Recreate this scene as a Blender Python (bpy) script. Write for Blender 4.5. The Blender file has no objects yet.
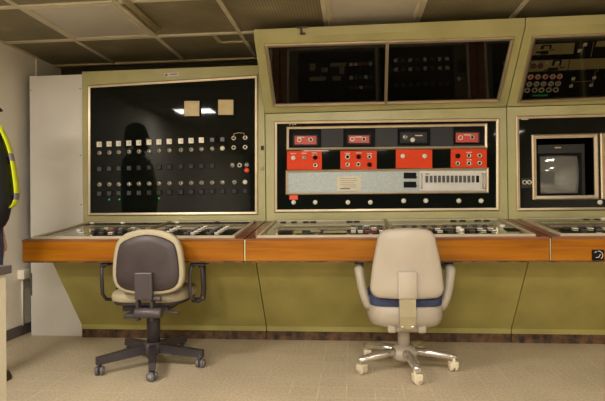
import bpy, bmesh, math, random
from mathutils import Vector, Matrix
random.seed(7)
SC = bpy.context.scene
COL = SC.collection
PI = math.pi

# ------------------------------------------------------------------ camera
F = 523.395
YAW, PITCH, ROLL = [math.radians(a) for a in (5.3722, .4796, -.6524)]
CAM = Vector((.6172, -3.6988, .96))
FWD = Vector((-math.sin(YAW)*math.cos(PITCH), math.cos(YAW)*math.cos(PITCH), math.sin(PITCH)))
_r = Vector((math.cos(YAW), math.sin(YAW), 0)); _u = _r.cross(FWD)
RGT = _r*math.cos(ROLL) + _u*math.sin(ROLL); UP = RGT.cross(FWD)
cd = bpy.data.cameras.new('camera'); cam = bpy.data.objects.new('camera', cd); COL.objects.link(cam)
m = Matrix((RGT, UP, -FWD)).transposed().to_4x4(); m.translation = CAM
cam.matrix_world = m
cd.sensor_width = 36; cd.sensor_fit = 'HORIZONTAL'; cd.lens = F/605*36; cd.clip_start = .05
SC.camera = cam

def at(x, y, p0, n):
    """where the sight line of a photo pixel meets a real plane of the room"""
    d = FWD + RGT*((x-302.5)/F) - UP*((y-200.5)/F)
    n = Vector(n); t = (Vector(p0)-CAM).dot(n)/d.dot(n)
    return CAM + d*t

# ------------------------------------------------------------------ materials
def lin(c):
    return tuple((v/255/12.92 if v/255 <= .04045 else ((v/255+.055)/1.055)**2.4) for v in c) + (1,)

def newmat(name):
    mt = bpy.data.materials.new(name); mt.use_nodes = True
    nt = mt.node_tree; b = nt.nodes['Principled BSDF']
    return mt, nt, b

def N(nt, kind, **kw):
    n = nt.nodes.new(kind)
    for k, v in kw.items(): setattr(n, k, v)
    return n

def ramp(nt, fac, stops):
    r = N(nt, 'ShaderNodeValToRGB'); e = r.color_ramp.elements
    while len(e) < len(stops): e.new(.5)
    for i, (p, c) in enumerate(stops): e[i].position = p; e[i].color = lin(c) if max(c) > 1 else tuple(c)+(1,)
    nt.links.new(fac, r.inputs[0]); return r

def coords(nt, scale=(1,1,1)):
    tc = N(nt, 'ShaderNodeTexCoord'); mp = N(nt, 'ShaderNodeMapping'); mp.inputs['Scale'].default_value = scale
    nt.links.new(tc.outputs['Object'], mp.inputs[0]); return mp.outputs[0]

def mat(name, c, rough=.5, metal=0, var=.06, vs=6, bump=0, bs=60, coat=0, spec=.5, emit=0, scale=(1,1,1), c2=None):
    mt, nt, b = newmat(name)
    co = coords(nt, scale)
    nz = N(nt, 'ShaderNodeTexNoise'); nz.inputs['Scale'].default_value = vs; nz.inputs['Detail'].default_value = 5
    nt.links.new(co, nz.inputs['Vector'])
    lo = tuple(max(0, v*(1-var)) for v in c); hi = tuple(min(255, v*(1+var)+.01) for v in c)
    if c2: lo = c2
    r = ramp(nt, nz.outputs[0], [(.3, lo if max(lo) > 1 else (0.0, 0.0, 0.0)), (.68, hi if max(hi) > 1 else (.0003,.0003,.0003))])
    nt.links.new(r.outputs[0], b.inputs['Base Color'])
    b.inputs['Roughness'].default_value = rough; b.inputs['Metallic'].default_value = metal
    b.inputs['Specular IOR Level'].default_value = spec
    b.inputs['Coat Weight'].default_value = coat; b.inputs['Coat Roughness'].default_value = .06
    if bump:
        n2 = N(nt, 'ShaderNodeTexNoise'); n2.inputs['Scale'].default_value = bs; n2.inputs['Detail'].default_value = 3
        nt.links.new(co, n2.inputs['Vector'])
        bp = N(nt, 'ShaderNodeBump'); bp.inputs['Strength'].default_value = bump; bp.inputs['Distance'].default_value = .004
        nt.links.new(n2.outputs[0], bp.inputs['Height']); nt.links.new(bp.outputs[0], b.inputs['Normal'])
    if emit:
        b.inputs['Emission Color'].default_value = lin(c); b.inputs['Emission Strength'].default_value = emit
    return mt

GREEN = mat('olive_paint', (172,167,116), .33, var=.05, vs=3, bump=.08, bs=25, c2=(160,155,105))
KICK = mat('olive_paint_scuffed', (173,163,93), .42, var=.04, vs=4, bump=.1, bs=20, c2=(158,148,82))
WHITEB = mat('white_board', (216,212,202), .5, var=.02, vs=2)
WALL = mat('wall_paint', (240,232,216), .7, var=.03, vs=1.5, bump=.15, bs=90)
BACKW = mat('back_wall_shaded', (66,60,46), .8, var=.05)  # base colour darkened to hold the shade of the gap behind the cabinets
PLINTH = mat('worn_plinth', (92,66,40), .7, var=.2, vs=22, bump=.4, bs=60, c2=(26,18,10))
BASEB = mat('baseboard_grey', (92,84,78), .6, var=.06)
SILVER = mat('bezel_anodised', (186,170,142), .38, .75, var=.05, vs=8)
BLACKGL = mat('black_acrylic', (17,20,16), .035, var=.1, vs=4, spec=.15)
BLACKM = mat('black_matt', (11,11,11), .6, var=.1, spec=.15)
SLATE = mat('dark_slate_plate', (44,42,44), .5, var=.08, spec=.3)
GREYBTN = mat('grey_button', (74,72,70), .3, var=.08)
CHROME = mat('chrome', (206,198,178), .22, .5, var=.03)
CHROMEL = mat('chromed_leg', (214,206,196), .24, .85, var=.03)
CREAMK = mat('cream_knob', (226,220,200), .3, var=.04)
LAMPW = mat('white_lamp_cap', (236,226,204), .3, var=.03)
ORANGE = mat('orange_red_plate', (222,64,16), .5, var=.03, vs=9, spec=.2)
REDP = mat('dark_red_plate', (188,62,44), .4, var=.06)
REDB = mat('red_cap', (238,80,36), .25, var=.03)
DKRED = mat('dull_red_cap', (150,40,30), .35, var=.06)
TAN = mat('tan_meter_face', (190,166,112), .4, var=.05, vs=18)
FRAMED = mat('worn_pale_bezel', (196,182,152), .42, .3, var=.06, vs=10)
GALV = mat('galvanised_sheet', (158,166,162), .42, .35, var=.07, vs=70)
PALEAL = mat('pale_fader_plate', (206,203,194), .35, .2, var=.03)
PAPER = mat('paper_card', (214,206,182), .7, var=.03)
PRINT = mat('print_ink', (150,140,120), .7)
INK = mat('ink_dark', (40,34,32), .6)
GREENL = mat('green_lamp', (30,170,70), .3, emit=.6)
GREENBAR = mat('green_bar', (36,150,60), .4, emit=.12)
OLIVEPL = mat('olive_mimic_plate', (146,136,90), .45, var=.05)
DESKPL = mat('desk_olive_plate', (92,87,62), .25, var=.06, coat=.5)
DESKBK = mat('desk_black_plate', (18,18,17), .12, var=.1, coat=1)
CRTGREY = mat('crt_screen_glass', (104,104,99), .05, var=.03, coat=1)
CRTBODY = mat('crt_housing', (20,19,18), .5, var=.08)
TAG = mat('label_tag', (206,192,186), .5)
WOODTOP = None

def wood(name, a, b_, c, rough, coat):
    mt, nt, b = newmat(name)
    co = coords(nt, (1.2, 14, 16))
    n1 = N(nt, 'ShaderNodeTexNoise'); n1.inputs['Scale'].default_value = 1.6; n1.inputs['Detail'].default_value = 7; n1.inputs['Distortion'].default_value = .6
    nt.links.new(co, n1.inputs['Vector'])
    n2 = N(nt, 'ShaderNodeTexNoise'); n2.inputs['Scale'].default_value = .45
    nt.links.new(co, n2.inputs['Vector'])
    mx = N(nt, 'ShaderNodeMath', operation='MULTIPLY_ADD'); mx.inputs[1].default_value = .6
    nt.links.new(n1.outputs[0], mx.inputs[0])
    m3 = N(nt, 'ShaderNodeMath', operation='MULTIPLY'); m3.inputs[1].default_value = .4
    nt.links.new(n2.outputs[0], m3.inputs[0]); nt.links.new(m3.outputs[0], mx.inputs[2])
    r = ramp(nt, mx.outputs[0], [(.34, a), (.5, b_), (.66, c)])
    nt.links.new(r.outputs[0], b.inputs['Base Color'])
    b.inputs['Roughness'].default_value = rough; b.inputs['Coat Weight'].default_value = coat; b.inputs['Coat Roughness'].default_value = .12; b.inputs['Specular IOR Level'].default_value = .18
    return mt
WOOD = wood('varnished_wood', (112,62,3), (148,88,5), (166,106,12), .42, .05)
WOODTOP = wood('worn_red_wood', (92,52,32), (122,74,46), (150,100,66), .4, .4)

def floor_mat():
    mt, nt, b = newmat('floor_vinyl_tiles')
    tc = N(nt, 'ShaderNodeTexCoord'); sp = N(nt, 'ShaderNodeSeparateXYZ'); nt.links.new(tc.outputs['Object'], sp.inputs[0])
    s = .1448
    def line(out, off):
        a = N(nt, 'ShaderNodeMath', operation='SUBTRACT'); a.inputs[1].default_value = off; nt.links.new(sp.outputs[out], a.inputs[0])
        d = N(nt, 'ShaderNodeMath', operation='DIVIDE'); d.inputs[1].default_value = s; nt.links.new(a.outputs[0], d.inputs[0])
        p = N(nt, 'ShaderNodeMath', operation='PINGPONG'); p.inputs[1].default_value = .5; nt.links.new(d.outputs[0], p.inputs[0])
        l = N(nt, 'ShaderNodeMath', operation='LESS_THAN'); l.inputs[1].default_value = .016; nt.links.new(p.outputs[0], l.inputs[0])
        return l, d
    lx, dx = line(0, .144); ly, dy = line(1, -.5046)
    mxl = N(nt, 'ShaderNodeMath', operation='MAXIMUM'); nt.links.new(lx.outputs[0], mxl.inputs[0]); nt.links.new(ly.outputs[0], mxl.inputs[1])
    fx = N(nt, 'ShaderNodeMath', operation='FLOOR'); nt.links.new(dx.outputs[0], fx.inputs[0])
    fy = N(nt, 'ShaderNodeMath', operation='FLOOR'); nt.links.new(dy.outputs[0], fy.inputs[0])
    cb = N(nt, 'ShaderNodeCombineXYZ'); nt.links.new(fx.outputs[0], cb.inputs[0]); nt.links.new(fy.outputs[0], cb.inputs[1])
    wn = N(nt, 'ShaderNodeTexWhiteNoise', noise_dimensions='2D'); nt.links.new(cb.outputs[0], wn.inputs['Vector'])
    sc = N(nt, 'ShaderNodeTexNoise'); sc.inputs['Scale'].default_value = 75; sc.inputs['Detail'].default_value = 6; sc.inputs['Roughness'].default_value = .7
    nt.links.new(tc.outputs['Object'], sc.inputs['Vector'])
    big = N(nt, 'ShaderNodeTexNoise'); big.inputs['Scale'].default_value = 1.6; nt.links.new(tc.outputs['Object'], big.inputs['Vector'])
    r1 = ramp(nt, sc.outputs[0], [(.32, (164,146,117)), (.5, (193,176,147)), (.7, (212,196,170))])
    mixb = N(nt, 'ShaderNodeMixRGB', blend_type='MULTIPLY'); mixb.inputs[0].default_value = 1
    r2 = ramp(nt, big.outputs[0], [(.3, (.84,.84,.84)), (.7, (1,1,1))])
    nt.links.new(r1.outputs[0], mixb.inputs[1]); nt.links.new(r2.outputs[0], mixb.inputs[2])
    mixt = N(nt, 'ShaderNodeMixRGB', blend_type='MULTIPLY'); mixt.inputs[0].default_value = 1
    r3 = ramp(nt, wn.outputs['Value'], [(0, (.95,.95,.95)), (1, (1,1,1))])
    nt.links.new(mixb.outputs[0], mixt.inputs[1]); nt.links.new(r3.outputs[0], mixt.inputs[2])
    wear = N(nt, 'ShaderNodeTexNoise'); wear.inputs['Scale'].default_value = 2.6; wear.inputs['Detail'].default_value = 2; nt.links.new(tc.outputs['Object'], wear.inputs['Vector'])
    r4 = ramp(nt, wear.outputs[0], [(.44, (0.0,0.0,0.0)), (.64, (.6,.6,.6))])
    ml = N(nt, 'ShaderNodeMath', operation='MULTIPLY'); nt.links.new(mxl.outputs[0], ml.inputs[0]); nt.links.new(r4.outputs[0], ml.inputs[1])
    mixl = N(nt, 'ShaderNodeMixRGB'); nt.links.new(ml.outputs[0], mixl.inputs[0]); nt.links.new(mixt.outputs[0], mixl.inputs[1]); mixl.inputs[2].default_value = lin((222,204,170))
    nt.links.new(mixl.outputs[0], b.inputs['Base Color'])
    b.inputs['Roughness'].default_value = .5; b.inputs['Specular IOR Level'].default_value = .35
    return mt
FLOORM = floor_mat()

def ceil_mat():
    mt, nt, b = newmat('perforated_ceiling_tiles')
    tc = N(nt, 'ShaderNodeTexCoord'); sp = N(nt, 'ShaderNodeSeparateXYZ'); nt.links.new(tc.outputs['Object'], sp.inputs[0])
    k = 2*PI/.019
    def sn(o):
        a = N(nt, 'ShaderNodeMath', operation='MULTIPLY'); a.inputs[1].default_value = k; nt.links.new(sp.outputs[o], a.inputs[0])
        s_ = N(nt, 'ShaderNodeMath', operation='SINE'); nt.links.new(a.outputs[0], s_.inputs[0]); return s_
    a, c = sn(0), sn(1)
    ad = N(nt, 'ShaderNodeMath', operation='ADD'); nt.links.new(a.outputs[0], ad.inputs[0]); nt.links.new(c.outputs[0], ad.inputs[1])
    hole = ramp(nt, ad.outputs[0], [(.15, (1.0,1.0,1.0)), (.9, (.55,.55,.55))])
    nz = N(nt, 'ShaderNodeTexNoise'); nz.inputs['Scale'].default_value = 3.2; nz.inputs['Detail'].default_value = 6; nt.links.new(tc.outputs['Object'], nz.inputs['Vector'])
    base = ramp(nt, nz.outputs[0], [(.3, (124,115,86)), (.6, (144,134,106)), (.76, (166,154,124))])
    mx = N(nt, 'ShaderNodeMixRGB', blend_type='MULTIPLY'); mx.inputs[0].default_value = 1
    nt.links.new(base.outputs[0], mx.inputs[1]); nt.links.new(hole.outputs[0], mx.inputs[2])
    nt.links.new(mx.outputs[0], b.inputs['Base Color']); b.inputs['Roughness'].default_value = .6
    return mt
CEILM = ceil_mat()
TBAR = mat('ceiling_bar_cream', (204,194,168), .5, var=.05)
DIFF = mat('unlit_light_diffuser', (200,192,178), .35, var=.05, vs=2)
CONDUIT = mat('conduit_cream', (192,178,134), .5)

def glass_mat():
    mt = bpy.data.materials.new('cover_glass'); mt.use_nodes = True; nt = mt.node_tree
    nt.nodes.remove(nt.nodes['Principled BSDF'])
    out = nt.nodes['Material Output']
    fr = N(nt, 'ShaderNodeFresnel'); fr.inputs[0].default_value = 1.5
    tr = N(nt, 'ShaderNodeBsdfTransparent'); tr.inputs[0].default_value = (.86,.86,.84,1)
    gl = N(nt, 'ShaderNodeBsdfGlossy'); gl.inputs['Roughness'].default_value = .02
    mx = N(nt, 'ShaderNodeMixShader')
    nt.links.new(fr.outputs[0], mx.inputs[0]); nt.links.new(tr.outputs[0], mx.inputs[1]); nt.links.new(gl.outputs[0], mx.inputs[2])
    nt.links.new(mx.outputs[0], out.inputs[0]); return mt
GLASS = glass_mat()

# ------------------------------------------------------------------ mesh kit
class MB:
    def __init__(s): s.bm = bmesh.new(); s.mi = 0
    def _mark(s, faces):
        for f in faces: f.material_index = s.mi
    def verts(s, vs, fs, smooth=False):
        v = [s.bm.verts.new(p) for p in vs]
        for f in fs:
            try:
                q = s.bm.faces.new([v[i] for i in f]); q.material_index = s.mi; q.smooth = smooth
            except ValueError: pass
        return s
    def box(s, lo, hi, M=None, bev=0):
        t = bmesh.new()
        x0,y0,z0 = lo; x1,y1,z1 = hi
        bmesh.ops.create_cube(t, size=1)
        for v in t.verts: v.co = Vector(((x0+x1)/2+v.co.x*(x1-x0), (y0+y1)/2+v.co.y*(y1-y0), (z0+z1)/2+v.co.z*(z1-z0)))
        if bev: bmesh.ops.bevel(t, geom=list(t.edges), offset=bev, segments=2, affect='EDGES', profile=.5)
        return s.add(t, M, smooth=False)
    def add(s, t, M=None, smooth=None):
        mp = {}
        for v in t.verts: mp[v] = s.bm.verts.new(M @ v.co if M else v.co)
        for f in t.faces:
            q = s.bm.faces.new([mp[v] for v in f.verts]); q.material_index = s.mi
            q.smooth = f.smooth if smooth is None else smooth
        t.free(); return s
    def hexa(s, a, b):           # two matching rings of points -> closed prism
        n = len(a); v = list(a)+list(b)
        fs = [list(range(n))[::-1], list(range(n, 2*n))] + [[i, (i+1) % n, n+(i+1) % n, n+i] for i in range(n)]
        return s.verts(v, fs)
    def slab(s, P, n, a, b):     # quad P lifted along n from a to b
        n = Vector(n); return s.hexa([p+n*a for p in P], [p+n*b for p in P])
    def ring(s, P, n, w, a, b):  # mitred frame: outer quad P, inward width w
        n = Vector(n); P = [Vector(p) for p in P]; c = sum(P, Vector())/4; k = len(P); I = []; I2 = []
        for ww, L in ((w, I), (w*.3, I2)):
            for i in range(k):
                p = P[i]; d1 = (P[(i+1) % k]-p).normalized(); d0 = (P[i-1]-p).normalized()
                sa = d1.cross(d0).length; L.append(p + (d1+d0)*ww/max(sa, .2))
        # profile: outer base, outer shoulder, crown, inner top, inner base
        R = [[p+n*a for p in P], [p+n*(a+(b-a)*.7) for p in P], [p+n*b for p in I2], [p+n*(a+(b-a)*.75) for p in I], [p+n*a for p in I]]
        v = sum(R, []); fs = []
        for j in range(5):
            j2 = (j+1) % 5
            for i in range(k): fs.append([j*k+i, j*k+(i+1) % k, j2*k+(i+1) % k, j2*k+i])
        return s.verts(v, fs)
    def prism_x(s, prof, x0, x1):
        return s.hexa([(x0, y, z) for y, z in prof], [(x1, y, z) for y, z in prof])
    def lathe(s, prof, seg=16, M=None, smooth=True):
        t = bmesh.new(); rows = []
        for r_, z in prof:
            rows.append([t.verts.new((r_*math.cos(2*PI*i/seg), r_*math.sin(2*PI*i/seg), z)) for i in range(seg)] if r_ > 1e-6 else [t.verts.new((0,0,z))])
        for a, b in zip(rows, rows[1:]):
            for i in range(seg):
                j = (i+1) % seg
                q = [a[i % len(a)], a[j % len(a)], b[j % len(b)], b[i % len(b)]]
                q2 = []
                for v in q:
                    if v not in q2: q2.append(v)
                if len(q2) > 2: f = t.faces.new(q2); f.smooth = smooth
        return s.add(t, M)
    def tube(s, pts, rad, seg=10, flat=None, caps=True):
        pts = [Vector(p) for p in pts]; n = len(pts); rows = []; prev = None
        for i, p in enumerate(pts):
            d = ((pts[min(i+1, n-1)]-p).normalized() + (p-pts[max(i-1, 0)]).normalized()).normalized()
            ref = prev if prev else (Vector((0,0,1)) if abs(d.z) < .9 else Vector((1,0,0)))
            a = d.cross(ref).normalized() if not prev else (prev - d*prev.dot(d)).normalized()
            prev = a; b = d.cross(a)
            r_ = rad[i] if isinstance(rad, (list, tuple)) else rad
            rx, ry = (r_, r_) if flat is None else (r_*flat[0], r_*flat[1])
            rows.append([s.bm.verts.new(p + a*rx*math.cos(2*PI*k/seg) + b*ry*math.sin(2*PI*k/seg)) for k in range(seg)])
        for A, B in zip(rows, rows[1:]):
            for k in range(seg):
                f = s.bm.faces.new([A[k], A[(k+1) % seg], B[(k+1) % seg], B[k]]); f.smooth = True; f.material_index = s.mi
        if caps:
            for R in (rows[0][::-1], rows[-1]): f = s.bm.faces.new(R); f.material_index = s.mi
        return s
    def pillow(s, outline, layers):  # outline: list of (x,z); layers: (scale, y)
        cx = sum(p[0] for p in outline)/len(outline); cz = sum(p[1] for p in outline)/len(outline); k = len(outline)
        v = []
        for sc, y, *cv in layers:
            c_ = cv[0] if cv else 0
            v += [(cx+(x-cx)*sc, y + c_*((x-cx)**2), cz+(z-cz)*sc) for x, z in outline]
        fs = []
        for j in range(len(layers)-1):
            for i in range(k): fs.append([j*k+i, j*k+(i+1) % k, (j+1)*k+(i+1) % k, (j+1)*k+i])
        fs.append(list(range(k))[::-1]); fs.append([(len(layers)-1)*k+i for i in range(k)])
        return s.verts(v, fs, smooth=True)
    def mesh(s, name, mats):
        bmesh.ops.recalc_face_normals(s.bm, faces=s.bm.faces)
        me = bpy.data.meshes.new(name); s.bm.to_mesh(me); s.bm.free()
        for mm in (mats if isinstance(mats, (list, tuple)) else [mats]): me.materials.append(mm)
        return me
    def build(s, name, mats, parent=None, base=None, bevel=0):
        """base: the thing's world location, taken off the world-space vertices"""
        if base is not None:
            for v in s.bm.verts: v.co -= Vector(base)
        if bevel: bmesh.ops.bevel(s.bm, geom=[e for e in s.bm.edges if e.is_manifold and e.calc_face_angle(0) > .5], offset=bevel, segments=2, affect='EDGES')
        o = bpy.data.objects.new(name, s.mesh(name, mats)); COL.objects.link(o); o.parent = parent
        return o

def tag(o, label, cat, group=None):
    o['label'] = label; o['category'] = cat
    if group: o['group'] = group
    return o
def thing(name, label, cat, loc=(0,0,0), rz=0, group=None):
    o = bpy.data.objects.new(name, None); o.empty_display_size = .1; COL.objects.link(o)
    o.location = loc; o.rotation_euler = (0,0,rz); return tag(o, label, cat, group)
def struct(o): o['kind'] = 'structure'; return o
def put(name, me, parent, loc, n=(0,-1,0), base=(0,0,0), label=None, spin=0):
    """a small control, local +Z turned to the panel normal n"""
    o = bpy.data.objects.new(name, me); COL.objects.link(o); o.parent = parent
    n = Vector(n).normalized(); up = Vector((0,0,1)) if abs(n.z) < .9 else Vector((0,1,0))
    x = up.cross(n).normalized(); y = n.cross(x)
    R = Matrix((x, y, n)).transposed().to_4x4() @ Matrix.Rotation(spin, 4, 'Z')
    R.translation = Vector(loc)-Vector(base); o.matrix_local = R
    if label: o['label'] = label
    return o

# ------------------------------------------------------------------ room shell
XL, XR, YB, YF, ZC = -1.88, 4.6, .62, -9.0, 2.165
struct(MB().box((XL-.1, YF-.1, -.1), (XR+.1, YB+.1, 0)).build('floor', FLOORM))
struct(MB().box((XL-.1, YF-.1, ZC), (XR+.1, YB+.1, ZC+.1)).build('ceiling', CEILM))
struct(MB().box((XL-.1, YF-.1, 0), (XL, YB+.1, ZC)).build('wall_left', WALL))
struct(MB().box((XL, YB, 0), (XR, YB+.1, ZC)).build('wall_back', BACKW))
struct(MB().box((XR, YF-.1, 0), (XR+.1, YB+.1, ZC)).build('wall_right', WALL))
struct(MB().box((XL, YF-.1, 0), (XR, YF, ZC)).build('wall_front', mat('far_wall_dark', (46,44,40), .8)))
struct(MB().box((XL, YF, 0), (XL+.012, YB, .078), bev=.003).build('baseboard_left', BASEB))
# joint strip on the left wall and the angle along its ceiling edge
struct(MB().box((XL, .25, 0), (XL+.008, .275, ZC)).build('trim_1', WALL))
struct(MB().box((XL, YF, ZC-.012), (XL+.018, .26, ZC)).build('trim_2', TBAR))
# ceiling T bars
GX = [-1.345+.602*k for k in range(10)]; GY = [-.76+.63*k for k in range(-13, 2)]
b = MB()
for gx in GX: b.box((gx-.014, YF, ZC-.01), (gx+.014, .50, ZC))
for i, gy in enumerate(GY):
    b.box((XL, gy-.014, ZC-.012), (XR, gy+.014, ZC))
struct(b.build('trim_3', TBAR))
struct(MB().box((XL, .49, ZC-.014), (XR, .51, ZC)).build('trim_4', CONDUIT))
# rounded strip beside the left light panel, and the faint square hatch edge above the left cabinet
tag(MB().tube([(GX[1]+.075, -1.6, ZC-.013), (GX[1]+.075, -.30, ZC-.013)], .022, 10, flat=(1,.6)).build('cable_conduit', CONDUIT),
    'rounded cream cable conduit along the ceiling right of the left unlit light panel', 'conduit')
hb = MB()
hb.box((-.345,-.09,ZC-.008), (-.315,.09,ZC)); hb.box((-.345,.06,ZC-.008), (-.12,.09,ZC))
tag(hb.build('hatch_edging', CONDUIT), 'pale L-shaped hatch edging strip on the ceiling above the left cabinet', 'ceiling strip')

def ceiling_light(x0, x1, y0, y1, label):
    t = thing('ceiling_light', label, 'ceiling light', ((x0+x1)/2, (y0+y1)/2, ZC), group='unlit ceiling light panels')
    P = [Vector((x0,y0,ZC)), Vector((x1,y0,ZC)), Vector((x1,y1,ZC)), Vector((x0,y1,ZC))]
    MB().ring(P, (0,0,-1), .028, 0, .014).build('frame', TBAR, t, t.location)
    Q = [p+((t.location-p).normalized()*.03) for p in P]
    MB().slab(Q, (0,0,-1), .0, .006).build('diffuser', DIFF, t, t.location)
ceiling_light(GX[0]+.016, GX[1]-.016, GY[8]+.016+.63, GY[9]+.63-.016, 'left unlit pale ceiling light panel above the white-board corner') if 0 else None
y1 = -.13-.014; y0 = -.76+.014
ceiling_light(GX[0]+.015, GX[1]-.015, y0, y1, 'left of the two unlit pale ceiling light panels, near the left wall')
ceiling_light(GX[3]+.015, GX[4]-.015, y0, y1, 'unlit pale ceiling light panel above the middle overhead cabinet')

# ------------------------------------------------------------------ ceiling lamps mirrored in the glass, plus unseen rear rows added as fill
def lamp(x, y, sx, sy, w):
    l = bpy.data.lights.new('ceiling_and_fill_lamp', 'AREA'); l.shape = 'RECTANGLE'; l.size = sx; l.size_y = sy; l.energy = w
    l.color = (1, .945, .87)
    o = bpy.data.objects.new('ceiling_and_fill_lamp', l); COL.objects.link(o); o.location = (x, y, ZC-.02)
LW = 32
for x, y, sx, sy, k in ((-1.32,-2.62,.46,.30,1.8), (.77,-2.62,.5,.3,.9), (2.55,-2.62,.5,.3,.5), (-.15,-5.4,.55,.55,4.2), (1.1,-5.4,.55,.55,1.7), (3.28,-5.4,.4,.4,.7), (-.15,-7.4,.55,.55,3.4), (1.1,-7.4,.55,.55,1.7), (3.1,-7.4,.55,.55,.8)):
    lamp(x, y, sx, sy, LW*k)
w = bpy.data.worlds.new('room_air'); SC.world = w; w.use_nodes = True
w.node_tree.nodes['Background'].inputs[0].default_value = (.02, .017, .012, 1)

# ------------------------------------------------------------------ shared small controls
def M_(prof, mats, seg=14):
    b = MB()
    for i, p in enumerate(prof): b.mi = i; b.lathe(p, seg)
    return b.mesh('control', mats)
KNOB = M_([[(.0, 0), (.0155, 0), (.0155, .006), (.0125, .008)], [(.0125, .008), (.008, .011), (.0, .012)]], [CHROME, GREYBTN])
def chrome_knob():
    b = MB(); b.mi = 0; b.lathe([(0,0), (.0165,0), (.0165,.005), (.012,.007), (.0115,.013), (.006,.0135)], 16)
    b.mi = 1; b.lathe([(.006,.0134), (.0,.0134)], 16); b.box((-.002,.003,.0134), (.002,.011,.0146)); return b.mesh('rotary_knob', [CHROME, INK])
KNOB = chrome_knob()
def jack():
    b = MB(); b.lathe([(.0085,.002), (.009,.008), (.016,.008), (.0175,0), (0,0)], 16); b.mi = 1; b.lathe([(.0088,.0035), (0,.0035)], 16); return b.mesh('jack_socket', [CHROME, BLACKM])
JACK = jack()
WKNOB = M_([[(0,0), (.0165,0), (.0165,.012), (.0135,.016), (0,.017)]], [CREAMK], 18)
BKNOB = M_([[(0,0), (.0165,0), (.0155,.012), (.012,.016), (0,.016)]], [BLACKM], 16)
RKNOB = M_([[(0,0), (.018,0), (.018,.01), (.014,.015), (0,.017)]], [REDB], 18)
DOT = M_([[(0,0), (.006,0), (.006,.003), (0,.0045)]], [GREENL], 10)
RINGK = M_([[(.011,.002), (.012,.005), (.021,.005), (.023,0), (0,0)], [(.0118,.003), (0,.003)]], [SLATE, BLACKM], 16)
CRING = M_([[(.011,.004), (.012,.009), (.017,.009), (.018,0), (0,0)], [(.0118,.006), (0,.0075)]], [CREAMK, BLACKM], 16)
WRING = M_([[(.012,.006), (.0125,.009), (.017,.009), (.018,0), (0,0)], [(.0124,.007), (0,.010)]], [CREAMK, OLIVEPL], 16)
RRING = M_([[(.012,.006), (.0125,.009), (.017,.009), (.018,0), (0,0)], [(.0124,.007), (0,.011)]], [CREAMK, REDB], 16)
def sq(w, h, d, cap, rim=None, marks=False):
    b = MB()
    if rim: b.mi = 1; b.box((-w/2-.004,-h/2-.004,0), (w/2+.004,h/2+.004,d*.6)); b.mi = 0
    b.box((-w/2,-h/2,d*.3), (w/2,h/2,d), bev=.0015)
    if marks:
        b.mi = 1
        b.box((.005,-.006,d), (.0095,-.001,d+.0006)); b.box((.005,.003,d), (.0095,.0075,d+.0006))
    return b.mesh('button', [cap, rim or INK])
LAMP = sq(.037, .039, .012, LAMPW, None, True)
DKBTN = sq(.030, .030, .010, GREYBTN, BLACKM)
DKBTN2 = sq(.030, .030, .010, SLATE, BLACKM)

# ------------------------------------------------------------------ the console: three bays
W3 = [(-1.378, -.003), (.003, 1.689), (1.695, 3.38)]
YP = .035                                  # plane of the upright fronts
UN = Vector((0,-1,0)); UP0 = (0, YP, 0)
def U(x, y, off=0): return at(x, y, (0, YP-off, 0), UN)
ON = Vector((0,-.41,-.405)).normalized(); OP0 = Vector((0, .03, 1.63))
def O(x, y): return at(x, y, OP0, ON)
DSL = .102; DN = Vector((0,-DSL,1)).normalized(); DV = Vector((0,1,DSL)).normalized()
def D(x, v, h=0): return Vector((x, -.733, .769)) + DV*v + DN*h

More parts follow.
